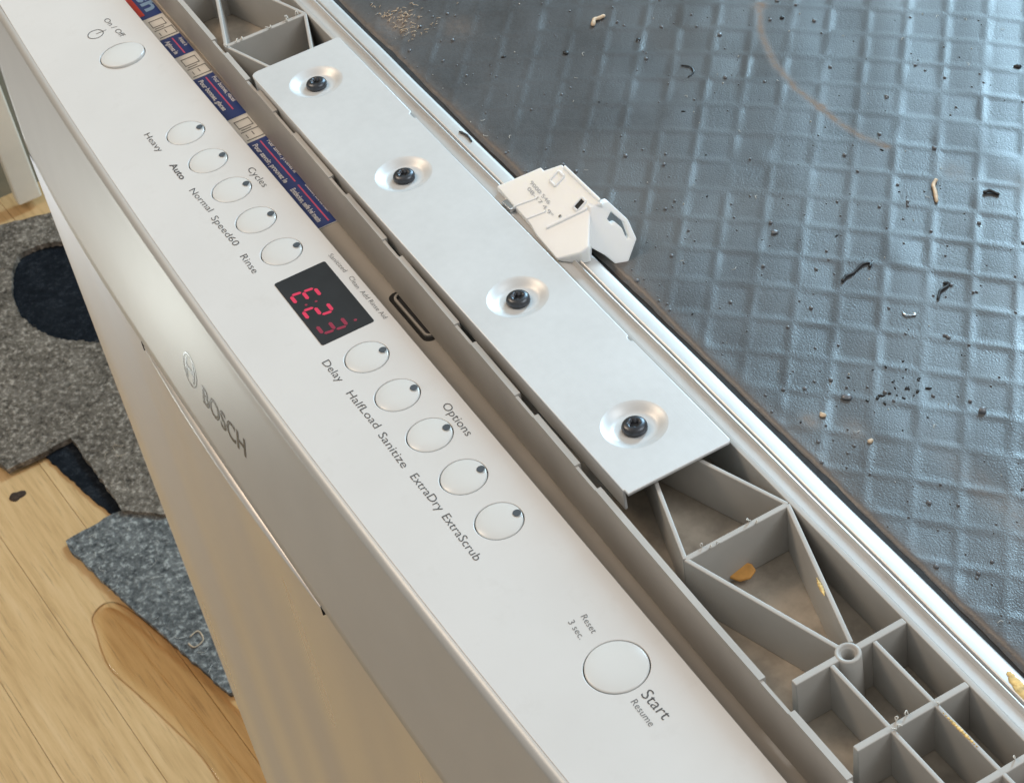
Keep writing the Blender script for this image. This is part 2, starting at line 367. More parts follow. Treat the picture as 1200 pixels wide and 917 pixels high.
M['bead'] = plain('bitumen_bead', (.13, .14, .155), .30, Specular_IOR_Level=.7)
M['soot'] = plain('black_grit', (.012, .012, .013), .45)
M['tan'] = plain('tan_shaving', (.62, .47, .32), .6, var=.2, scale=300)
M['amber'] = plain('dry_husk', (.62, .30, .075), .5, var=.15, scale=250)
M['yellow'] = plain('dry_foam', (.70, .48, .18), .7, var=.25, scale=500, bump=.6, bscale=800)
M['wire'] = plain('bright_wire', (.7, .72, .74), .25, .9)
M['burr'] = plain('pale_burr', (.66, .63, .57), .5)

def felt(name, a, b, c):
    s = N(name); f = s.noise(150, 8, .72); g = s.noise(22, 4, .6); h = s.noise(48, 6, .75)
    k = s.mix(.30, s.ramp(f, [(.38, a), (.485, b), (.52, b), (.61, c)]), s.ramp(h, [(.36, a), (.5, b), (.66, c)]))
    k = s.mix(s.ramp(g, [(.35, (0,)*3), (.7, (.45,)*3)]), k, a)
    s.set(Base_Color=k, Roughness=.95, Specular_IOR_Level=.1); s.bump(f, 1.0, .004); return s.m
M['felt_warm'] = felt('brown_grey_felt', (.045, .037, .030), (.215, .178, .140), (.62, .53, .44))
M['felt_cool'] = felt('blue_grey_felt', (.040, .043, .045), (.19, .192, .185), (.62, .62, .58))
M['felt_shaded'] = felt('shade_darkened_blue_felt', (.006, .008, .011), (.014, .017, .022), (.045, .05, .058))  # navy felt, darkened to carry the shade below the holed sheet

wd = N('oak_laminate'); oi = wd.n('ShaderNodeObjectInfo')
mp = wd.n('ShaderNodeMapping'); mp.inputs['Scale'].default_value = (1.6, 22, 22); wd.l(wd.tc.outputs['Object'], mp.inputs['Vector'])
cmb = wd.n('ShaderNodeCombineXYZ'); rmul = wd.n('ShaderNodeMath', operation='MULTIPLY'); wd.l(oi.outputs['Random'], rmul.inputs[0]); rmul.inputs[1].default_value = 37
for i in (0, 1): wd.l(rmul.outputs[0], cmb.inputs[i])
wd.l(cmb.outputs[0], mp.inputs['Location'])
w1 = wd.noise(4.5, 9, .68, mp.outputs[0])
mp2 = wd.n('ShaderNodeMapping'); mp2.inputs['Scale'].default_value = (7, 190, 190); wd.l(wd.tc.outputs['Object'], mp2.inputs['Vector']); w2 = wd.noise(2.0, 5, .7, mp2.outputs[0])
c1 = wd.ramp(w1, [(.28, (.50, .295, .125)), (.5, (.65, .41, .19)), (.72, (.73, .485, .25))])
c1 = wd.mix(wd.ramp(w2, [(.57, (0,)*3), (.70, (.75,)*3)]), c1, (.31, .185, .085))
wd.set(Base_Color=c1, Roughness=.42); wd.bump(w2, .15, .0006); M['wood'] = wd.m

pd = N('water_film'); pd.t.nodes.remove(pd.b); out = pd.t.nodes['Material Output']
tr = pd.n('ShaderNodeBsdfTransparent'); dp = pd.n('ShaderNodeAttribute', attribute_name='depth'); pd.l(pd.mix(dp.outputs['Fac'], (.98, .96, .93), (.962, .905, .81)), tr.inputs[0]); gl = pd.n('ShaderNodeBsdfGlossy'); gl.inputs['Roughness'].default_value = .10
fr = pd.n('ShaderNodeFresnel'); fr.inputs[0].default_value = 1.33; mx = pd.n('ShaderNodeMixShader')
pd.l(fr.outputs[0], mx.inputs[0]); pd.l(tr.outputs[0], mx.inputs[1]); pd.l(gl.outputs[0], mx.inputs[2]); pd.l(mx.outputs[0], out.inputs[0]); M['water'] = pd.m

M['glass'] = plain('smoked_display_glass', (.028, .030, .033), .16, var=.1)
sg = N('red_segment'); sg.set(Base_Color=(.25, .02, .05), Emission_Color=(1.0, .06, .13), Emission_Strength=.42, Roughness=.3); M['seg'] = sg.m
sg = N('dim_red_segment'); sg.set(Base_Color=(.12, .02, .04), Emission_Color=(1.0, .06, .13), Emission_Strength=.15, Roughness=.3); M['seg_dim'] = sg.m
M['st_blue'] = plain('sticker_blue', (.040, .075, .27), .35)
M['st_white'] = plain('sticker_white', (.88, .88, .86), .35)
M['st_red'] = plain('sticker_red', (.70, .07, .05), .35)
M['st_pink'] = plain('sticker_pink', (.72, .12, .24), .35)
M['st_sky'] = plain('sticker_light_blue', (.30, .48, .74), .35)
M['st_text'] = plain('sticker_lettering', (.88, .89, .95), .35)
M['st_line'] = plain('sticker_line', (.20, .21, .20), .5)

# ------------------------------------------------------------------ setting: floor planks, wall
zf = D['zf']
floor = mesh('floor', [(-4, -2.5, zf-.006), (2.5, -2.5, zf-.006), (2.5, 2.5, zf-.006), (-4, 2.5, zf-.006)], [(0, 1, 2, 3)], None, M['gap']); tag(floor, kind='structure')
s0, s1, s2 = Vector(D['seam'][0]), Vector(D['seam'][1]), Vector(D['seam'][2])
dirv = (s1 - s0).normalized(); nrm = Vector((-dirv.y, dirv.x)); wid = abs((s2 - s0).dot(nrm)); ang = math.atan2(dirv.y, dirv.x)
pb = bmesh.new(); LP = 1.62; add_box(pb, (0, .0002, -.006), (LP-.0004, wid-.0002, 0)); bmesh.ops.recalc_face_normals(pb, faces=pb.faces[:])
pm = bpy.data.meshes.new('plank'); pb.to_mesh(pm); pb.free(); pm.materials.append(M['wood'])
for r_ in range(-9, 12):
    off = (r_*.043) % .10
    for c_ in range(-2, 2):
        org = s0 + nrm*(r_*wid) + dirv*(c_*LP + off - .78)
        if not (-2.4 < org.y < 1.3 and -3.2 < org.x < 1.2): continue
        o = bpy.data.objects.new('plank', pm); COL.objects.link(o); o.parent = floor; o.location = (org.x, org.y, zf); o.rotation_euler = (0, 0, ang)
        m = o.modifiers.new('bevel', 'BEVEL'); m.width = .0005; m.segments = 1
wl = D['wall']
wall = box('wall', (wl[0][0]-.12, -2.0, zf-.01), (wl[0][0], 2.2, zf+2.6), None, M['wall']); tag(wall, 'grey green wall behind the white cabinet board', 'wall')

# white board of the next cabinet
b0, b1 = D['board']
bd = empty('cabinet_board', ((b0[0]+b1[0])/2, (b0[1]+b1[1])/2, zf+.012))
zb_ = zf + .0125
o = box('board_face', (b0[0]-.012, b0[1], zb_), (b0[0]+.010, b1[1], zb_+1.1), bd, M['white_paint'], .003)
tag(bd, 'narrow cream white cabinet board standing upright on the felt by the wall', 'board')

# ------------------------------------------------------------------ felt offcuts on the floor
def felt_sheet(name, pts, hole, z, th, mat, label):
    def rough(p, amp, step=.006):
        out = []
        for i in range(len(p)):
            a = Vector(p[i]); b = Vector(p[(i+1) % len(p)]); n = max(2, int((b-a).length/step)); q = Vector((-(b-a).y, (b-a).x)).normalized()
            for k in range(n):
                v = a.lerp(b, k/n) + q*random.uniform(-amp, amp); out.append((v.x, v.y))
        return out
    outl = [rough(pts, .0011)] + ([rough(hole, .0014)] if hole else [])
    o = curve_shape(name, outl, z, th, None, mat)
    c = Vector((sum(p[0] for p in pts)/len(pts), sum(p[1] for p in pts)/len(pts), z-th))
    o.data.transform(Matrix.Translation(-c)); o.location = c
    return tag(o, label, 'felt sheet')
def smooth_ring(p, n=72):
    P = [Vector(a) for a in p]; out = []
    for i in range(len(P)):
        a, b, c, d = P[i-1], P[i], P[(i+1) % len(P)], P[(i+2) % len(P)]
        for k in range(n//len(P)):
            t = k/(n//len(P)); v = 0.5*((2*b) + (c-a)*t + (2*a-5*b+4*c-d)*t*t + (3*b-a-3*c+d)*t**3); out.append((v.x, v.y))
    return out
felt_sheet('felt_sheet', D['felt_a'], smooth_ring(D['felt_hole']), zf+.012, .007, M['felt_warm'], 'large brown grey felt sheet with a round hole cut in it')
felt_sheet('felt_sheet', D['felt_b'], None, zf+.007, .006, M['felt_cool'], 'pointed blue grey felt wedge in front of the steel door')
felt_sheet('felt_sheet', D['felt_c'], None, zf+.0035, .003, M['felt_shaded'], 'dark blue felt strip lying under the sheet with the round hole')
hc = D['felt_hole']; hx = sum(p[0] for p in hc)/len(hc); hy = sum(p[1] for p in hc)/len(hc)
felt_sheet('felt_patch', [(hx+(x-hx)*1.16, hy+(y-hy)*1.16) for x, y in hc], None, zf+.0042, .0035, M['felt_shaded'], 'navy felt patch with its shade in the colour, seen through the round hole')

def fibres(sheet, pts, z, n, mat):
    xs_ = [p[0] for p in pts]; ys_ = [p[1] for p in pts]; bm = bmesh.new(); k = 0
    def inside(x, y, poly):
        c = False
        for i in range(len(poly)):
            (ax, ay), (bx, by) = poly[i-1], poly[i]
            if (ay > y) != (by > y) and x < (bx-ax)*(y-ay)/(by-ay)+ax: c = not c
        return c
    while k < n:
        x, y = random.uniform(min(xs_), max(xs_)), random.uniform(min(ys_), max(ys_))
        if not inside(x, y, pts) or (sheet.name == 'felt_sheet' and inside(x, y, D['felt_hole'])): k += .2; continue
        k += 1; L_ = random.uniform(.006, .018); a = random.uniform(0, 6.28); b = a + random.uniform(-1.6, 1.6)
        tube(bm, [(x, y, z), (x+L_*.4*math.cos(a), y+L_*.4*math.sin(a), z+random.uniform(.0005, .0025)), (x+L_*.4*math.cos(a)+L_*.5*math.cos(b), y+L_*.4*math.sin(a)+L_*.5*math.sin(b), z+.0004)], .00022, 3)
    o = bm_obj('stray_fibres', bm, sheet, mat, True); tag(o, kind='stuff')
fl = [o for o in COL.objects if o.name.startswith('felt_sheet')]
fibres(fl[0], D['felt_a'], zf+.012, 150, M['felt_warm']); fibres(fl[0], D['felt_a'], zf+.012, 25, M['tan']); fibres(fl[1], D['felt_b'], zf+.007, 40, M['burr'])
# puddle with a rounded rim
def puddle():
    P = smooth_ring(D['puddle'], 140); c = Vector((sum(p[0] for p in P)/len(P), sum(p[1] for p in P)/len(P)))
    rings = []; bm = bmesh.new()
    for s_, h in ((0, .0001), (.0008, .0017), (.0020, .0027), (.0038, .0031), (.0060, .0026), (.0090, .0019), (.0130, .0017)):
        ring = []
        for i, p in enumerate(P):
            p = Vector(p); a = Vector(P[i-1]); b = Vector(P[(i+1) % len(P)]); n = Vector((-(b-a).y, (b-a).x)).normalized()
            if n.dot(c-p) < 0: n = -n
            q = p + n*s_
            ring.append(bm.verts.new((q.x, q.y, zf+h)))
        rings.append(ring)
    for A, B in zip(rings, rings[1:]):
        for i in range(len(A)): bm.faces.new((A[i], A[(i+1) % len(A)], B[(i+1) % len(A)], B[i]))
    bm.faces.new(rings[-1])
    bmesh.ops.translate(bm, vec=(-c.x, -c.y, -zf), verts=bm.verts[:])
    nr = len(P); dv = [(0, .15, .35, .55, .75, 1.0, 1.0)[i//nr] for i in range(nr*7)]
    o = bm_obj('puddle', bm, None, M['water'], True); at_ = o.data.attributes.new('depth', 'FLOAT', 'POINT'); at_.data.foreach_set('value', dv); o.location = (c.x, c.y, zf)
    tag(o, 'thin clear puddle with a rounded rim on the wood floor beside the felt wedge', 'puddle')
puddle()
lump('dirt_clump', (*D['smudge'][0], zf), .0075, plain('brown_dirt', (.05, .028, .016), .9, var=.4, scale=400), 'dark brown dirt clump on the wood floor near the felt', 'dirt', None, .12, 3, 3)
thread('curled_thread', D['thread_floor'], .0007, M['tan'], 'curled pale thread lying on the blue grey felt wedge', 'thread', zf+.0075)

# ------------------------------------------------------------------ dishwasher
X0, X1, XC = -.120, .556, .2163
dw = empty('dishwasher', (XC, .3, zf))
tag(dw, 'silver dishwasher with its top cover off, control panel, grey ribbed frame and black mat exposed', 'dishwasher')
yf = lambda x: -.0018 + .085*(x-.215)**2
yb = lambda x: float(np.polyval(D['fas_y'], x-XC))
zb = lambda x: float(np.polyval(D['fas_z'], x-XC))
XS = [X0-.0045 + (X1-X0+.0045)*i/64 for i in range(65)]
ZB = -.1065

# control panel: thin pale slab with a round opening for every button
BX = [.0800 + .0264*i for i in range(5)] + [.2660 + .0264*i for i in range(5)]; BY, BR = .0413, .0085
BIG = [(0.0, .0412, .0106), (.45, .0412, .0106)]
btns = [(x, BY, BR) for x in BX] + BIG
outl = [(x, yf(x)+.0016) for x in XS] + [(x, .0602) for x in XS[::-1]]
panel = curve_shape('control_panel', [outl] + [circ(x, y, r+.00038) for x, y, r in btns], 0.0, .0024, dw, M['panel'], .0003)
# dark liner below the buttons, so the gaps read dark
for i, (x, y, r) in enumerate(btns):
    bm = bmesh.new()
    big = i >= 10; crown = .0013
    dx, dy = (-.012, -.006) if i < 10 else (.0, .0)
    prof = [(r, -.003), (r, -.0002), (r*.992, .00005), (r*.95, .00018), (r*.6, .00018+crown*.35), (r*.25, .00018+crown*.45), (.0001, .00018+crown*.46)]
    rg = lathe(bm, prof, x, y, 48); bm.faces.new(rg[-1]).smooth = True
    if i == 10:  # the power button sits tilted, pressed in at its near edge
        bmesh.ops.rotate(bm, cent=(x, y, 0), matrix=Matrix.Rotation(math.radians(-3.5), 3, 'Y') @ Matrix.Rotation(math.radians(1.5), 3, 'X'), verts=bm.verts[:])
        bmesh.ops.translate(bm, vec=(0, 0, .0004), verts=bm.verts[:])
    elif i < 10:
        bmesh.ops.rotate(bm, cent=(x, y, 0), matrix=Matrix.Rotation(math.radians(2.2), 3, 'X'), verts=bm.verts[:])
        bmesh.ops.translate(bm, vec=(0, 0, -.0001), verts=bm.verts[:])
    o = bm_obj('button', bm, panel, M['button'])
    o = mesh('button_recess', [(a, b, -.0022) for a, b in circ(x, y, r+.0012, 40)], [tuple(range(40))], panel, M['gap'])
    if i < 10:
        pts = []
        cx, cy, rr = x+.0012, y+.0066, .00155
        for a, b in circ(cx, cy, rr, 20):
            d = math.hypot(a-x, b-y)
            if d > r*.965: a, b = x+(a-x)*r*.965/d, y+(b-y)*r*.965/d
            pts.append((a, b))
        zt = lambda a, b: .00075 + (b-y)*math.tan(math.radians(2.2))
        mesh('indicator_light', [(a, b, zt(a, b)) for a, b in pts], [tuple(range(20))], panel, M['dot'])

# display window and its seven segment read-out  E:23
dx0, dx1, dy0, dy1 = .2029, .2493, .0300, .0531
def rrect(x0, x1, y0, y1, r, n=6):
    out = []
    for cx, cy, a in ((x1-r, y0+r, -90), (x1-r, y1-r, 0), (x0+r, y1-r, 90), (x0+r, y0+r, 180)):
        for k in range(n+1):
            t = math.radians(a + 90*k/n); out.append((cx + r*math.cos(t), cy + r*math.sin(t)))
    return out
curve_shape('display_window', [rrect(dx0, dx1, dy0, dy1, .001)], .00018, .0003, panel, M['glass'])
def seg_poly(p, q, w):
    d = (Vector(q)-Vector(p)); L = d.length; d.normalize(); n = Vector((-d.y, d.x)); a = Vector(p)+d*.0004; b = Vector(q)-d*.0004
    h = w/2; return [a, a+d*h+n*h, b-d*h+n*h, b, b-d*h-n*h, a+d*h-n*h]
def digit(x, y, on, mat, w=.0060, h=.0100, sl=.0008):
    hh = h/2; P = lambda u, v: (x + u*w + sl*(v), y + v*hh)
    segs = dict(a=(P(0, 2), P(1, 2)), b=(P(1, 2), P(1, 1)), c=(P(1, 1), P(1, 0)), d=(P(0, 0), P(1, 0)), e=(P(0, 1), P(0, 0)), f=(P(0, 2), P(0, 1)), g=(P(0, 1), P(1, 1)))
    vs_, fs = [], []
    for k in on:
        poly = seg_poly(*segs[k], .0015); fs.append(tuple(range(len(vs_), len(vs_)+6))); vs_ += [(p.x, p.y, .00026) for p in poly]
    mesh('digit', vs_, fs, panel, mat)
digit(.2142, .0324, 'adefg', M['seg']); digit(.2258, .0324, 'abged', M['seg']); digit(.2374, .0332, 'abgcd', M['seg_dim'])
for (a, b) in ((.2232, .0352), (.2238, .0394)): mesh('digit', [(p[0], p[1], .00026) for p in circ(a, b, .0006, 12)], [tuple(range(12))], panel, M['seg_dim'])
mesh('digit', [(p[0], p[1], .00026) for p in circ(.2440, .0472, .0007, 12)], [tuple(range(12))], panel, M['seg_dim'])

# printed words
for b, p, q, cap, bold in D['texts']:
    text('lettering', b, p, q, cap, panel, M['ink'] if cap > .0027 else M['ink_soft'], z=.00012, weight=.018 if bold else -.006)
pw = D['power']
ring = circ(*pw, .0040, 40); rin = circ(*pw, .00358, 40)
vs_ = [(x, y, .00012) for x, y in ring] + [(x, y, .00012) for x, y in rin]
fs = [(i, (i+1) % 40, 40+(i+1) % 40, 40+i) for i in range(40)]
k = len(vs_); vs_ += [(pw[0]-.00018, pw[1]+.0002, .00014), (pw[0]+.00018, pw[1]+.0002, .00014), (pw[0]+.00018, pw[1]+.0056, .00014), (pw[0]-.00018, pw[1]+.0056, .00014)]; fs.append((k, k+1, k+2, k+3))
mesh('power_symbol', vs_, fs, panel, M['ink'])

# silver front fascia: rounded top edge, then down to the door
def fascia():
    prof = []
    for k in range(7):
        a = math.radians(90*k/6); prof.append((-.0034*math.sin(a), -.0034*(1-math.cos(a)), 0))
    vs_, fs = [], []
    cols = []
    for x in XS:
        y0 = yf(x)+.0016; col = [(x, y0, -.0001)]
        for dy_, dz_, _ in prof[1:]: col.append((x, y0+dy_, dz_-.0001))
        yt = y0-.0034; zt = -.0035; ye = yb(x)
        for k in range(1, 13):
            t = k/12; col.append((x, yt + (ye-yt)*t - .0006*math.sin(math.pi*t), zt + (zb(x)-zt)*t))
        col.append((x, ye+.0010, zb(x)-.0009)); col.append((x, max(ye+.006, .004), zb(x)-.0009)); cols.append(col)
    m = len(cols[0])
    for i in range(6): cols[i] = [(x - .0120*(1+z/.1065)*(1-i/6), y, z) for x, y, z in cols[i]]
    for c in cols: vs_ += c
    for i in range(len(cols)-1):
        for j in range(m-1): fs.append((i*m+j, i*m+j+1, (i+1)*m+j+1, (i+1)*m+j))
    # end caps
    for i in (0, len(cols)-1):
        b = len(vs_); vs_ += [(cols[i][0][0], .055, -.0025), (cols[i][0][0], .055, zb(cols[i][0][0])-.0009)]
        fs.append(tuple([i*m+j for j in range(m)] + [b+1, b]))
    return mesh('fascia', vs_, fs, dw, M['fascia'], True)
fas = fascia()
fas.data.validate()
def fy(x, z):
    t = max(0, min(1, (z+.0035)/(zb(x)+.0035))); yt = yf(x)-.0018
    return yt + (yb(x)-yt)*t - .0006*math.sin(math.pi*t) - .00012
# maker's name and round emblem printed on the fascia
map_f = lambda x, y, z: (x, fy(x, y), y)
text('lettering', 'BOSCH', (D['logo'][1][0], D['logo'][1][2]), (D['logo'][2][0], D['logo'][2][2]), .0084, fas, M['chrome'], mapper=map_f, weight=.02)
def emblem():
    cx, cz, R_ = D['logo'][0][0], D['logo'][0][2], .0078; vs_, fs = [], []
    def poly(pts): fs.append(tuple(range(len(vs_), len(vs_)+len(pts)))); vs_.extend([map_f(x, z, 0) for x, z in pts])
    n = 48
    for i in range(n):
        a, b = 2*math.pi*i/n, 2*math.pi*(i+1)/n
        poly([(cx+R_*math.cos(a), cz+R_*math.sin(a)), (cx+R_*math.cos(b), cz+R_*math.sin(b)), (cx+R_*.90*math.cos(b), cz+R_*.90*math.sin(b)), (cx+R_*.90*math.cos(a), cz+R_*.90*math.sin(a))])
    r2 = R_*.52
    for s_ in (-1, 1):           # armature: two arcs and a bar
        for i in range(10):
            a, b = math.radians(-58+116*i/10), math.radians(-58+116*(i+1)/10)
            poly([(cx+s_*(r2*math.cos(a)+.0012), cz+R_*.78*math.sin(a)), (cx+s_*(r2*math.cos(b)+.0012), cz+R_*.78*math.sin(b)),
                  (cx+s_*(r2*.6*math.cos(b)+.0012), cz+R_*.78*math.sin(b)), (cx+s_*(r2*.6*math.cos(a)+.0012), cz+R_*.78*math.sin(a))])
    poly([(cx-.0042, cz-.0010), (cx+.0042, cz-.0010), (cx+.0042, cz+.0010), (cx-.0042, cz+.0010)])
    mesh('emblem', vs_, fs, fas, M['chrome'])
emblem()

# handle pocket: dark slit and a bright rolled lip below the fascia
HX0, HX1 = D['handle']
def handle():
    vs_, fs = [], []; n = 60; m = 8
    for i in range(n+1):
        t = i/n; x = HX0 + (HX1-HX0)*t; h = .0006 + .0048*math.sin(math.pi*t)**.7
        y = yb(x) + .0012
        for j in range(m):
            a = math.pi*j/(m-1); vs_.append((x, y - .0032*math.sin(a)*(.35+.65*math.sin(math.pi*t)), zb(x)-.0022-h*(1-math.cos(a))/2))
    for i in range(n):
        for j in range(m-1): fs.append((i*m+j, (i+1)*m+j, (i+1)*m+j+1, i*m+j+1))
    o = mesh('handle_lip', vs_, fs, dw, M['rim'], True)
    bm = bmesh.new()
    for i in range(30):
        xa, xb = HX0+(HX1-HX0)*i/30, HX0+(HX1-HX0)*(i+1)/30
        add_prism(bm, [(xa, yb(xa)+.0006), (xb, yb(xb)+.0006), (xb, yb(xb)+.004), (xa, yb(xa)+.004)], zb((xa+xb)/2)-.0026, zb((xa+xb)/2)-.0009)
    for x in (HX0, HX1): add_box(bm, (x-.00022, yb(x)-.0002, zb(x)-.0048), (x+.00022, yb(x)+.004, zb(x)+.0003))
    bm_obj('handle_slit', bm, dw, M['gap'])
handle()
# steel door skin with folded top and left edge
dbm = bmesh.new(); add_box(dbm, (X0, -.0010, zf+.09), (X1, .0195, ZB-.0012))
o = bm_obj('door_panel', dbm, dw, M['steel']); bevel(o, .0012, 3)
box('door_body', (X0+.004, .020, zf+.10), (X1-.004, .0595, -.0605), dw, M['plastic'])
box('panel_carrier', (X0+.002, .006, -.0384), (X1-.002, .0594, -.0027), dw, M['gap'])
box('toe_kick', (X0+.01, .06, zf+.008), (X1-.01, .08, zf+.095), dw, M['dark_plastic'])

# channel behind the panel: door top with latch opening and the advertising sticker
zc = -.0165
chan = box('door_top', (X0+.004, .0597, -.060), (X1-.004, .1005, zc), dw, M['door_plastic'])
lo = rrect(0.2201, 0.2557, 0.0695, 0.0895, .0034)
curve_shape('latch_opening', [lo], zc+.0003, .0006, chan, M['gap'])
curve_shape('latch_ring', [rrect(0.2225, 0.2544, 0.0709, 0.0895, .003), rrect(0.2236, 0.2533, 0.072, 0.0886, .0022)], zc+.0016, .0016, chan, M['plastic'], .0003)
curve_shape('latch_plate', [rrect(0.2238, 0.2531, 0.0722, 0.0881, .0022)], zc+.0006, .0006, chan, M['dark_plastic'])
zs = zc + .0003
sx = [p[0] for p in D['sticker']]; SY0, SY1 = 0.0632, 0.0905
stk = box('sticker', (-.09, SY0-.0012, zc+.00004), (sx[8]+.0004, SY1, zs), chan, M['st_white'])
def flat(x0, x1, y0, y1, mat, z=zs, name='sticker_print'):
    return mesh(name, [(x0, y0, z), (x1, y0, z), (x1, y1, z), (x0, y1, z)], [(0, 1, 2, 3)], chan, mat)
e = .00012
for a, b in ((-.088, sx[1]), (sx[2], sx[3]), (sx[4], sx[5]), (sx[6], sx[8])): flat(a, b, SY0+.0022, SY1-.001, M['st_blue'], zs+e)
flat(-.088, sx[1]-.0035, SY0+.0028, SY0+.0056, M['st_red'], zs+2*e)
text('sticker_lettering', 'finish', (sx[1]-.0500, 0.0747), (sx[1]-.0060, 0.0747), .0076, chan, M['st_sky'], z=zs+2*e, weight=.03)
def words(body, x0, x1):
    text('sticker_lettering', body, (x0, 0.0688), (x1, 0.0688), .0024, chan, M['st_text'], z=zs+2*e, weight=.03)
    flat(x0-.001, x1+.002, 0.0717, 0.0724, M['st_pink'], zs+2*e)
    text('sticker_lettering', body, (x0+.001, 0.0755), (x1-.004, 0.0755), .0022, chan, M['st_text'], z=zs+2*e, weight=.02)
words('Agissez le', sx[2]+.0030, sx[3]-.0030); words('Pour bonnes, glaces', sx[4]+.0030, sx[5]-.0085)
words('Pour savoir, prouvez le', sx[6]+.0030, sx[7]-.0045); words('Entdecken, seife bei mesin', sx[7]+.0015, sx[8]-.0040)
for a, b in ((sx[1], sx[2]), (sx[3], sx[4]), (sx[5], sx[6])):      # line drawings of a dishwasher
    w = b-a; L_ = lambda u0, u1, v0, v1: flat(a+w*u0, a+w*u1, SY0+v0, SY0+v1, M['st_line'], zs+e)
    for (u0, u1, v0, v1) in ((.15, .18, .0045, .012), (.42, .45, .0045, .012), (.15, .45, .0045, .0049), (.15, .45, .0116, .012), (.58, .61, .0040, .0135), (.90, .93, .0040, .0135),
                             (.58, .93, .0130, .0134), (.66, .80, .0085, .0090), (.22, .38, .0138, .0143), (.50, .53, .0050, .0100), (.70, .84, .0052, .0056)): L_(u0, u1, v0, v1)

# ------------------------------------------------------------------ grey moulded frame
ZR, ZFL = -.008, -.0300
fr_bm = bmesh.new()
add_box(fr_bm, (X0+.006, .0836, ZFL-.0025), (X1, .1325, ZFL))
frame = bm_obj('frame', fr_bm, dw, M['dusty_plastic'])
yw = lambda x: .0843 - .0060*max(0, min(1, (x+.04)/.48))
bm = bmesh.new()
notch = [(-.060, -.050), (.005, .020), (.048, .060), (.080, .102), (.142, .158), (.196, .2105), (.262, .276), (.312, .326), (.3575, .372), (.4755, .4915), (.522, .538)]
cuts = sorted({X0+.006, X1} | {c for a in notch for c in a} | {X0+.006 + .02*i for i in range(34)})
for a, b in zip(cuts, cuts[1:]):
    if b-a < 1e-5: continue
    mid = (a+b)/2; inn = any(p <= mid <= q for p, q in notch); t = .0012 if inn else .0024
    add_prism(bm, [(a, yw(a)), (b, yw(b)), (b, yw(b)+t), (a, yw(a)+t)], -.0350, ZR - (.0006 if inn else 0))
fw = bm_obj('front_wall', bm, frame, M['plastic'])
bmb = bmesh.new(); add_box(bmb, (X0+.006, .1303, ZFL), (X1, .1326, ZR)); bevel(bm_obj('back_rail', bmb, frame, M['plastic']), .0004)
J1, J2, BO = (.4183, .0873), (.4181, .1297), (.4828, .1077)
mir = lambda p: (2*XC-p[0], p[1])
ribs = [((.3560, .1065), J1, .0017), ((.3500, .1058), J2, .0017), (J1, J2, .0024), (J2, (.4798, .1110), .0018), (J1, (.4792, .1065), .0018), ((.4825, .0866), (.4825, .1040), .0027), ((.4825, .1114), (.4825, .1304), .0027),
        ((.4838, .1173), (X1, .1180), .0017), ((.4838, .1005), (X1, .1010), .0017), ((.5142, .0872), (.5142, .1304), .0026), ((.5458, .0872), (.5458, .1304), .0026)]
for side in (0, 1):
    for p, q, t in ribs:
        if side: p, q = mir(p), mir(q)
        if side: p, q = (max(p[0], X0+.007), p[1]), (max(q[0], X0+.007), q[1])
        bm = bmesh.new(); poly = wall_poly(p, q, t)
        # slight draft: thicker foot
        lo_ = wall_poly(p, q, t*1.45)
        a = [bm.verts.new((x, y, ZFL+.0001)) for x, y in lo_]; b = [bm.verts.new((x, y, ZR-random.uniform(0, .00012))) for x, y in poly]
        bm.faces.new(b); bm.faces.new(a[::-1])
        for i in range(4): bm.faces.new((a[i], a[(i+1) % 4], b[(i+1) % 4], b[i]))
        bevel(bm_obj('rib', bm, frame, M['plastic']), .0004)
    c = mir(BO) if side else BO
    bm = bmesh.new(); rg = lathe(bm, [(.0052, ZFL), (.0044, ZR-.0003), (.0041, ZR+.0001), (.0031, ZR+.0001), (.0029, ZR-.0005), (.0025, ZR-.0007), (.0022, ZR-.0012), (.0021, ZR-.012)], *c, 36)
    f_ = bm.faces.new(rg[-1]); 
    bm_obj('boss', bm, frame, M['plastic'])
# moulding burrs along the cross ribs
bm = bmesh.new()
def burrs(p, q, n, sc):
    for _ in range(n):
        t = random.random(); c = Vector((p[0]+(q[0]-p[0])*t, p[1]+(q[1]-p[1])*t, ZR)); s_ = random.choice((-1, 1)); d = Vector((q[0]-p[0], q[1]-p[1], 0)).normalized(); nn = Vector((-d.y, d.x, 0))
        c += nn*s_*.0011; pts = [c, c+nn*s_*sc*.6+Vector((0, 0, sc*.8)), c+d*sc*random.uniform(-1, 1)+Vector((0, 0, sc*1.2)), c+d*sc*random.uniform(-1, 1)]
        tube(bm, pts, sc*.16, 5)
burrs(mir(J1), mir(J2), 9, .0016); burrs(J1, J2, 5, .0012); burrs((.5142, .0905), (.5142, .1290), 5, .0013); burrs((.5458, .09), (.5458, .128), 5, .0012)
tag(bm_obj('moulding_burrs', bm, frame, M['burr'], True), kind='stuff')

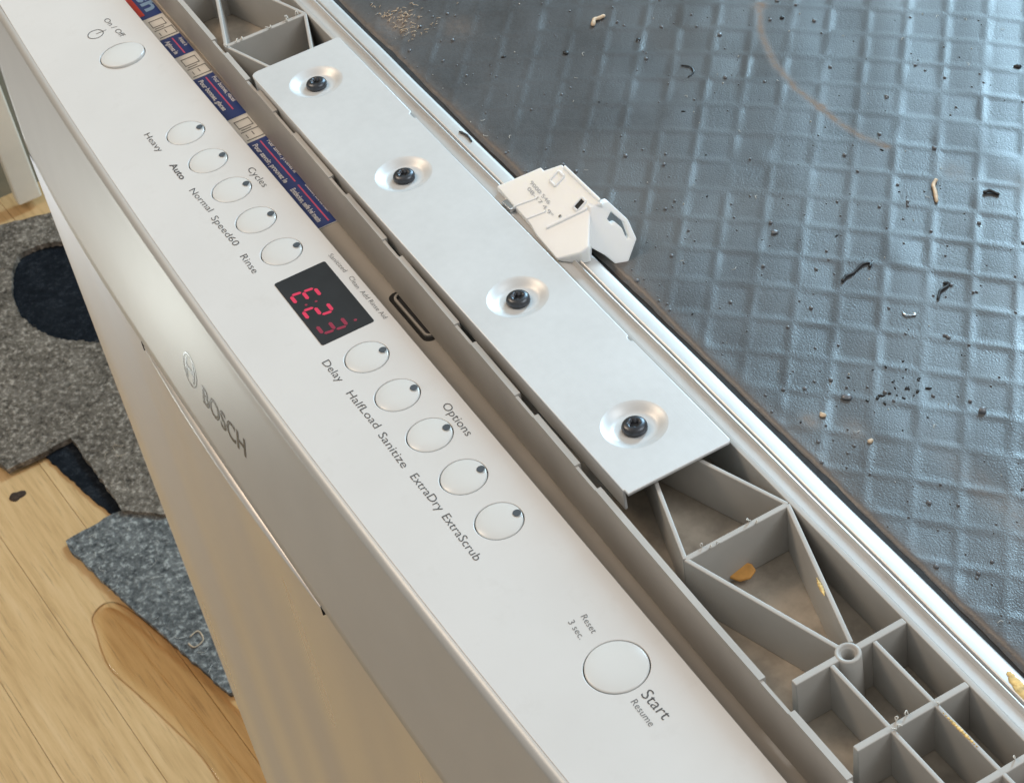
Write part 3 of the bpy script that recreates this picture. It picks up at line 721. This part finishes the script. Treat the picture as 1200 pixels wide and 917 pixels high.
# ------------------------------------------------------------------ mounting bracket with four screws
ZK = -.005
bx0, bx1, by0, by1 = .0490, .3835, .0857, .1300
def corner(cx, cy, r, a0, n=6): return [(cx + r*math.cos(math.radians(a0+90*k/n)), cy + r*math.sin(math.radians(a0+90*k/n))) for k in range(n+1)]
DR = .0122
outl = corner(bx0+.004, by0+.0030, .0040, 180)[:-1] + [(bx0+.006, by0-.0008+.0002)]
outl = [(bx0, by0+.0035), (bx0+.0006, by0+.0016), (bx0+.0018, by0+.0004), (bx0+.0035, by0)] + [(bx1-.0026, by0), (bx1-.0024, by0+.0006), (bx1, by0+.0006), (bx1, by1-.0012), (bx1-.0006, by1-.0003), (bx1-.0014, by1)]
outl += [(.3165, by1), (.3160, by1-.0008), (.3135, by1-.0008), (.3130, by1+.0002), (.1320, by1+.0012), (.1310, by1+.0004), (.1270, by1+.0004), (.1260, by1+.0017), (bx0+.0012, by1+.0022), (bx0, by1+.0014)]
brk = curve_shape('mounting_bracket', [outl] + [circ(x, y, DR) for x, y in D['screws']], ZK, .0014, dw, M['zinc'], .00035)
for x, y in D['screws']:
    bm = bmesh.new()
    prof = [(DR+.0002, -.00002), (DR-.0002, -.00012), (DR-.0010, -.0005), (DR-.0022, -.0012), (DR-.0032, -.0019), (DR-.0040, -.0023), (DR-.0050, -.0024), (.0030, -.0024)]
    rg = lathe(bm, [(r, ZK+z) for r, z in prof], x, y, 48); bm.faces.new(rg[-1])
    bm_obj('screw_dimple', bm, brk, M['zinc'])
    bm = bmesh.new(); zb2 = ZK-.0024
    star = lambda k, a: 1 + (.17*math.cos(6*a + .4) if k >= 8 else 0)
    prof = [(.0046, 0), (.0049, .0004), (.0049, .0012), (.0047, .0019), (.0043, .0025), (.0037, .0029), (.0030, .0031), (.0026, .00315), (.0021, .0031), (.0020, .0015)]
    rg = lathe(bm, [(r, zb2+z) for r, z in prof], x, y, 48, star); bm.faces.new(rg[-1])
    o = bm_obj('screw', bm, brk, M['screw'])
# folded front flange, with its end cut open
bm = bmesh.new(); add_box(bm, (bx0+.004, by0+.0001, ZK-.0105), (bx1-.0030, by0+.0013, ZK-.0012)); o = bm_obj('bracket_flange', bm, brk, M['zinc']); bevel(o, .0003)

# ------------------------------------------------------------------ galvanised rim, sealant gap and bitumen mat
def rim():
    prof = [(.1327, -.0095), (.1327, -.0084), (.1366, -.0084), (.1370, -.0074), (.1374, -.0064), (.1379, -.0066), (.13815, -.0085), (.1384, -.0092), (.13865, -.0085), (.1390, -.0066), (.1394, -.0064), (.1398, -.0073), (.1402, -.0083), (.1445, -.0084), (.1456, -.0087), (.1464, -.0097), (.1467, -.0135)]
    vs_, fs = [], []; n = 120; m = len(prof)
    for i in range(n+1):
        x = X0 + (X1+.02-X0)*i/n; w = .00010*math.sin(x*41)+.00006*math.sin(x*97+1)
        for y, z in prof: vs_.append((x, y + (w if y > .1365 else 0), z))
    for i in range(n):
        for j in range(m-1): fs.append((i*m+j, (i+1)*m+j, (i+1)*m+j+1, i*m+j+1))
    o = mesh('rim', vs_, fs, dw, M['rim'], True); 
    es = o.modifiers.new('es', 'EDGE_SPLIT'); es.split_angle = math.radians(40); return o
rim()
box('sealant_strip', (X0, .1440, -.019), (X1+.02, .1560, -.0135), dw, M['black'])
tub = box('tub', (X0+.01, .1330, zf+.10), (X1+.06, .70, -.0185), dw, M['steel'])

def mat_mesh():
    x0, x1, y0, y1, st_ = -.14, .60, .1485, .66, .0010
    nx, ny = int((x1-x0)/st_), int((y1-y0)/st_)
    gx, gy = np.meshgrid(np.linspace(x0, x1, nx), np.linspace(y0, y1, ny))
    # jagged front edge
    def fbm(x, f, seed):
        r = np.random.default_rng(seed); out = np.zeros_like(x)
        for k in range(5): out += np.sin(x*f*(1.9**k) + r.uniform(0, 6.28))/(1.5**k)
        return out
    edge = .1487 + .00016*fbm(gx[0], 60, 1)
    gy = edge[None, :] + (gy - y0)*(y1-edge[None, :])/(y1-y0)
    X, Y = gx-.3, gy-.25
    # embossed lattice, turned about 45 degrees to the machine and slightly bent in plane by a fit to image coordinates
    u = 5.374 + 38.353*X + 45.258*Y + 3.176*X*X - 7.855*X*Y - 13.637*Y*Y
    v = 7.268 + 35.139*X - 38.584*Y - 9.128*X*X - 42.513*X*Y - 16.227*Y*Y
    du = np.abs(u-np.round(u)); dv = np.abs(v-np.round(v))
    ridge = lambda d, w: np.exp(-(d/w)**2)
    sm = lambda d: (lambda q: q*q*(3-2*q))(np.clip((.185-d)/.185, 0, 1))
    lat = np.maximum(sm(du), sm(dv))
    iu, iv = np.floor(u).astype(int), np.floor(v).astype(int)
    r = np.random.default_rng(11); tu, tv, th, am = [r.normal(0, 1, (80, 80)) for _ in range(4)]
    iu, iv = (iu+40) % 80, (iv+40) % 80
    fu, fv = u-np.floor(u)-.5, v-np.floor(v)-.5
    win = (1-(2*fu)**4)*(1-(2*fv)**4)
    z = -.0120 - GR*lat*(1+.25*np.sin(X*30)*np.cos(Y*23)) + win*(.00022*tu[iu, iv]*fu + .00022*tv[iu, iv]*fv + .00005*th[iu, iv] + .00004*(1-(2*fu)**2)*(1-(2*fv)**2))
    z += .0009*np.sin(X*17+Y*9+.6)*np.sin(Y*15-.4) + .00025*np.sin(X*53-Y*31)+.00012*np.sin(X*90+Y*120)
    # edge rolls down to the sealant
    d = (gy-edge[None, :]); z -= .0035*np.exp(-(d/.0016)**2) 
    z += .0007*np.exp(-((d-.006)/.003)**2)*fbm(gx, 45, 4)*.15
    co = np.stack([gx, gy, z], -1).reshape(-1, 3).astype(np.float32)
    idx = np.arange(nx*ny).reshape(ny, nx)
    q = np.stack([idx[:-1, :-1], idx[:-1, 1:], idx[1:, 1:], idx[1:, :-1]], -1).reshape(-1, 4).astype(np.int32)
    me = bpy.data.meshes.new('damping_mat'); me.vertices.add(len(co)); me.vertices.foreach_set('co', co.ravel())
    me.loops.add(q.size); me.loops.foreach_set('vertex_index', q.ravel()); me.polygons.add(len(q))
    me.polygons.foreach_set('loop_start', np.arange(0, q.size, 4, dtype=np.int32)); me.update(); me.validate()
    # brown dust: a curved drip line, patches, and a dirty band along the front edge
    pts = np.array(D['dustline']); dist = np.full(gx.shape, 9.0)
    for a, b in zip(pts[:-1], pts[1:]):
        ab = b-a; t = np.clip(((gx-a[0])*ab[0] + (gy-a[1])*ab[1])/(ab@ab), 0, 1); dist = np.minimum(dist, np.hypot(gx-a[0]-t*ab[0], gy-a[1]-t*ab[1]))
    dust = 1.0*np.exp(-(dist/.0015)**2)
    dust += .42*np.exp(-(d/.0055)**2)
    for cx, cy, sx_, sy_, k in ((.3040, .2925, .008, .005, .35), (.3320, .3080, .016, .006, .30), (.2330, .2770, .003, .0025, .9), (.1500, .3030, .003, .003, .9), (.0470, .1640, .012, .009, .75), (.0700, .1850, .010, .008, .35), (.3860, .1620, .004, .003, .7), (.3990, .1720, .006, .004, .45), (.470, .190, .045, .006, .35)):
        dust += k*np.exp(-((gx-cx)/sx_)**2 - ((gy-cy)/sy_)**2)
    a = me.attributes.new('dust', 'FLOAT', 'POINT'); a.data.foreach_set('value', np.clip(dust, 0, 1).astype(np.float32).ravel())
    me.polygons.foreach_set('use_smooth', np.ones(len(q), dtype=bool))
    o = link('damping_mat', me, dw, M['mat'])
    return gx, gy, z
GR = -.00018
gx, gy, gz = mat_mesh()
def mz(x, y):
    i = np.argmin((gx[0]-x)**2); j = np.argmin((gy[:, i]-y)**2); return float(gz[j, i])
# beads and grit too small and too many to count
bm = bmesh.new()
for k in range(850):
    x = random.uniform(-.05, .56); y = .153 + random.random()**1.25*.27; r = random.choice((.0003, .0003, .0004, .0005, .0006, .0008)) * random.uniform(.8, 1.25)
    m = Matrix.Translation((x, y, mz(x, y)+r*.25)) @ Matrix.Diagonal((r*random.uniform(.9, 1.6), r, r*.8, 1))
    bmesh.ops.create_icosphere(bm, subdivisions=1, radius=1, matrix=m)
o = bm_obj('bitumen_beads', bm, None, M['bead'], True); tag(o, 'tiny dark beads and grit scattered over the black mat', 'grit', kind='stuff')
bm = bmesh.new()
for k in range(70):
    if k < 26: x, y = random.gauss(.3935, .008), random.gauss(.196, .006)
    else: x = random.uniform(.1, .56); y = .155 + random.random()**1.1*.25
    r = random.choice((.0003, .0004, .0005, .0007)); m = Matrix.Translation((x, y, mz(x, y)+r*.2)) @ Matrix.Rotation(random.uniform(0, 3), 4, 'Z') @ Matrix.Diagonal((r*random.uniform(1, 2.4), r, r*.7, 1))
    bmesh.ops.create_icosphere(bm, subdivisions=1, radius=1, matrix=m)
o = bm_obj('black_grit', bm, None, M['soot'], True); tag(o, 'fine black grit specks scattered over the quilted mat', 'grit', kind='stuff')
bm = bmesh.new()
for k in range(150):
    x = random.uniform(-.02, .56); y = .152 + random.random()**1.3*.26; z = mz(x, y)+.0002
    if random.random() < .45:
        L_ = random.uniform(.0010, .0032); a = random.uniform(0, 6.28); tube(bm, [(x, y, z), (x+L_*.5*math.cos(a), y+L_*.5*math.sin(a), z+.0003), (x+L_*math.cos(a+.7), y+L_*math.sin(a+.7), z)], .00010, 4)
    else:
        r = random.uniform(.00018, .00036); bmesh.ops.create_icosphere(bm, subdivisions=1, radius=r, matrix=Matrix.Translation((x, y, z)))  # pale specks stand in for glints on the mat
tag(bm_obj('glints_and_lint', bm, None, M['burr'], True), 'pale glint specks and short lint fibres scattered over the black mat', 'lint', kind='stuff')
bm = bmesh.new()
for k in range(90):
    x = .045 + random.gauss(0, .011); y = .160 + abs(random.gauss(0, .010)); L_ = random.uniform(.001, .003); a = random.uniform(0, 3.14)
    if y < .1505: continue
    z = mz(x, y)+.0003; tube(bm, [(x, y, z), (x+L_*.5*math.cos(a), y+L_*.5*math.sin(a), z+.0006), (x+L_*math.cos(a+.5), y+L_*math.sin(a+.5), z)], .00014, 4)
tag(bm_obj('wood_shavings', bm, None, M['tan'], True), 'patch of tan wood dust on the mat near its far front corner', 'dust', kind='stuff')

names = [('small dark bead below the tan shaving near the far corner of the mat', 0), ('round bead with a bright glint near the sealant edge, left of a smaller cluster', 1), ('flat oval black bead near the right edge of the mat', 2),
         ('dark pebble standing alone between the clip and the black threads', 3), ('pale brown crumb standing nearest the front edge of the mat', 4), ('black crumb high at the far right edge of the mat', 5),
         ('soft black smudge of grit near the top of the brown stain', 6), ('short black lint crumb in the upper mat, left of the brown stain', 7), ('light crumb with tan dust in the lower middle of the mat', 8),
         ('whitish bead at the left of the brown stain line', 9)]
bl = D['blobs']
for lab, i in names:
    tan = i in (4, 8); lump('crumb', (*bl[i], mz(*bl[i])), (.0011, .0014, .0015, .0012, .0011, .0012, .0009, .0009, .0009, .0010)[i], M['tan'] if tan else (M['bead'] if i in (1, 2, 3, 9) else M['soot']), lab, 'crumb', 'crumbs on the black mat', .6, i+5, 2, 1.3, i*.8)

zt_ = lambda p: mz(*p)+.0002
thread('black_thread', D['thr1'], .00065, M['soot'], 'long bent black thread in the middle of the mat', 'thread', zt_(D['thr1'][0]))
thread('black_thread', D['thr2'], .0006, M['soot'], 'short hooked black thread towards the right edge of the mat', 'thread', zt_(D['thr2'][0]))
thread('black_thread', D['thr4'], .0009, M['soot'], 'fluffy black lint just right of the tan worm shaped shaving', 'lint', zt_(D['thr4'][0]))
thread('black_thread', D['thr3'], .0004, M['soot'], 'thin looped dark hair in the upper left of the mat', 'hair', zt_(D['thr3'][0]))
thread('black_thread', D['thr5'], .0006, M['soot'], 'short dark thread lying on the metal rim beside the clip', 'thread', -.0083)
thread('wood_shaving', D['tan1'], .0008, M['tan'], 'tan worm shaped shaving at the right of the mat', 'shaving', zt_(D['tan1'][0]))
thread('wood_shaving', D['tan2'], .0010, M['tan'], 'tan bent shaving near the top of the mat', 'shaving', zt_(D['tan2'][0]))
thread('wire_staple', D['wire'], .00035, M['wire'], 'small bright bent wire on the mat below the black threads', 'wire', zt_(D['wire'][0]))

# dry husk in a rib cell and yellow foam flecks
c = D['seed'][0]
SZ = 1.15
bm = bmesh.new(); pts = [(-.0046, .0008), (-.0030, .0030), (.0004, .0034), (.0034, .0020), (.0048, -.0004), (.0030, -.0028), (-.0004, -.0034), (-.0034, -.0022)]
add_prism(bm, pts, -.0005, .0007)
for v in bm.verts: v.co.z += 60*(v.co.x**2)*.6 + .0006
o = bm_obj('husk', bm, None, M['amber']); bevel(o, .0005); o.location = (c[0]+.0005, c[1]+.0008, ZFL+.0026); o.scale = (SZ, SZ, SZ); o.rotation_euler = (.25, -.15, .9)
tag(o, 'orange dry husk lying in a triangular cell of the grey frame', 'husk')
for i, (x, y) in enumerate(D['yellow']):
    pass
bm = bmesh.new()
for (x, y, r) in [(D['yellow'][0][0], D['yellow'][0][1], .0012), (*D['yellow'][1], .0022), (*D['yellow'][2], .0028), (D['yellow'][2][0]+.004, D['yellow'][2][1]+.001, .003)]:
    bmesh.ops.create_icosphere(bm, subdivisions=2, radius=1, matrix=Matrix.Translation((x, y, -.0082)) @ Matrix.Diagonal((r*1.6, r*.8, r*.22, 1)))
for v in bm.verts: v.co += Vector((random.uniform(-1, 1), random.uniform(-1, 1), 0))*.0003
o = bm_obj('foam_smear', bm, None, M['yellow'], True); tag(o, 'yellow dried foam smear on the rim at the right edge', 'residue')
def smear(p, q, label):
    bm = bmesh.new(); n = 14
    for k in range(n):
        t = k/(n-1); r = .0007*(.5+math.sin(math.pi*t))*random.uniform(.7, 1.2)
        bmesh.ops.create_icosphere(bm, subdivisions=1, radius=1, matrix=Matrix.Translation((p[0]+(q[0]-p[0])*t, p[1]+(q[1]-p[1])*t, ZR)) @ Matrix.Diagonal((r, r*.75, .00022, 1)))
    tag(bm_obj('foam_smear', bm, None, M['yellow'], True), label, 'residue')
smear((.4515, .1180), (.4590, .1156), 'yellow dried smear on the slanted rib near the round boss')
smear((.5190, .1173), (.5345, .1177), 'yellow dried smear on a long rib of the grid at the right')

# ------------------------------------------------------------------ white nylon clip hooked over the rim
cb = D['clipbase']; ZT = .010
clip = empty('plastic_clip', (.237, .142, -.008))
tag(clip, 'white plastic clip with a hooked arm standing on the metal rim behind the bracket', 'clip')
A_, B_, N_, C_, D_, E_, F_, G_ = D['lid']
H_, I_, J_, K_ = D['wallpts']
zbm = -.0083
vs_ = [A_, B_, N_, C_, D_, E_, F_, G_, H_, I_, J_, K_] + [(p[0], p[1], zbm) for p in (A_, B_, N_, C_, D_, E_, F_, G_, H_, I_, J_, K_)]
fs = [(0, 1, 2, 3, 4, 5, 6, 7)]
fs += [(6, 5, 11), (6, 11, 10), (6, 10, 9), (6, 9, 8), (6, 8, 7)]
ring = [0, 1, 2, 3, 4, 5, 11, 10, 9, 8, 7]
for i in range(len(ring)):
    a, b = ring[i], ring[(i+1) % len(ring)]; fs.append((a, b, b+12, a+12))
fs.append(tuple(r+12 for r in ring))
bm = bmesh.new(); vv = [bm.verts.new(v) for v in vs_]; [bm.faces.new([vv[i] for i in f]) for f in fs]
for v in list(bm.verts):
    if not v.link_faces: bm.verts.remove(v)
o = bm_obj('clip_body', bm, clip, M['clip']); bevel(o, .0013, 4, 20)
def ztop(x, y):          # height of the sloping lid
    return -.0055 + (y-.1350)*.62 + .0001
def strip(name, p, q, t, h=.0008):
    poly = wall_poly(p, q, t); bm = bmesh.new()
    lo_ = [bm.verts.new((x, y, ztop(x, y)-.0012)) for x, y in poly]; hi_ = [bm.verts.new((x, y, ztop(x, y)+h)) for x, y in poly]
    bm.faces.new(hi_); bm.faces.new(lo_[::-1])
    for i in range(4): bm.faces.new((lo_[i], lo_[(i+1) % 4], hi_[(i+1) % 4], hi_[i]))
    bevel(bm_obj(name, bm, clip, M['clip']), .0004)
LM = D['lidmap']
strip('lid_ridge', LM['ridge1'][0][:2], LM['ridge1'][1][:2], .0012); strip('lid_ridge', LM['ridge2'][0][:2], LM['ridge2'][1][:2], .0012, .0007)
strip('lid_ridge', LM['rib1'][0][:2], LM['rib1'][1][:2], .0007, .0004); strip('lid_ridge', LM['rib2'][0][:2], LM['rib2'][1][:2], .0007, .0004)
def pocket(cx, cy, w, h, dark):
    for p, q in (((cx-w/2, cy-h/2), (cx+w/2, cy-h/2)), ((cx-w/2, cy+h/2), (cx+w/2, cy+h/2)), ((cx-w/2, cy-h/2), (cx-w/2, cy+h/2)), ((cx+w/2, cy-h/2), (cx+w/2, cy+h/2))): strip('pocket_frame', p, q, .0009, .0006)
    if dark: mesh('pocket_hole', [(x, y, ztop(x, y)+.0003) for x, y in ((cx-w*.36, cy-h*.42), (cx+w*.36, cy-h*.42), (cx+w*.36, cy+h*.42), (cx-w*.36, cy+h*.42))], [(0, 1, 2, 3)], clip, M['gap'])
mid = lambda k: ((LM[k][0][0]+LM[k][1][0])/2, (LM[k][0][1]+LM[k][1][1])/2)
pocket(*mid('pock1'), .0048, .0046, False); pocket(*mid('pock2'), .0034, .0044, True)
faint = plain('faint_print', (.40, .41, .43), .6)
on_lid = lambda x, y, z: (x, y, ztop(x, y)+.00035)
text('date_code', '9000 546', LM['code1'][0][:2], LM['code1'][1][:2], .0014, clip, faint, mapper=on_lid)
text('date_code', '08-17 4.9*', LM['code2'][0][:2], LM['code2'][1][:2], .0014, clip, faint, mapper=on_lid)
mesh('date_code', [on_lid(a, b, 0) for a, b in circ(*LM['dot'][0][:2], .0006, 12)], [tuple(range(12))], clip, M['ink_soft'])
# hooked arm: curved plate with a slot
def hook():
    H = D['hook']; S_ = D['slot']; c0, c1, c2 = D['hookpl']
    o = curve_shape('hook_arm', [[(p[1], p[2]) for p in H], [(p[1], p[2]) for p in S_]], 0, .0030, clip, M['clip'])
    me = o.data
    for v in me.vertices:
        y, z, t = v.co.x, v.co.y, v.co.z
        v.co = Vector((c0 + c1*y + c2*z + t, y, z))
    bmx = bmesh.new(); bmx.from_mesh(me); bmesh.ops.remove_doubles(bmx, verts=bmx.verts[:], dist=1e-6)
    bmesh.ops.recalc_face_normals(bmx, faces=bmx.faces[:]); bmx.to_mesh(me); bmx.free(); bevel(o, .0005, 2, 30)
hook()
box('clip_clasp', (.2080, .1325, -.0083), (.2150, .1362, -.0060), clip, M['wire'], .0004)

# ------------------------------------------------------------------ depth of the frame, bracket, rim and mat is a guess, raised here:
# scale unit (and what lies on it) about the camera to brighten the channel
FS, FT = .960, Vector((.03256, -.00495, .01995))
def rescale(o):
    if o.type == 'MESH': o.data.transform(Matrix.Scale(FS, 4)); o.data.update()
unit = [o for o in dw.children if o.name.split('.')[0] in ('frame', 'mounting_bracket', 'rim', 'sealant_strip', 'tub', 'damping_mat')]
for o in unit:
    for c in (o, *o.children): rescale(c)
    o.location = o.location + FT
on_top = [o for o in COL.objects if o.parent is None and o.name.split('.')[0] in ('bitumen_beads', 'black_grit', 'glints_and_lint', 'wood_shavings', 'crumb', 'black_thread', 'wood_shaving', 'wire_staple', 'husk', 'foam_smear')]
for o in on_top: rescale(o); o.location = o.location*FS + FT
old = clip.location.copy(); clip.location = old*FS + FT
for o in COL.objects:
    if o.parent is None:
        k = o.name.split('.')[0]
        g = {'felt_sheet': 'felt offcuts on the floor', 'felt_patch': 'felt offcuts on the floor', 'black_thread': 'dark threads and lint on the machine top', 'foam_smear': 'dried yellow foam smears', 'wood_shaving': 'tan shavings on the mat'}.get(k)
        if g: o['group'] = g
for c in clip.children: rescale(c); c.location = Vector((0, 0, 0)) + FT - clip.location
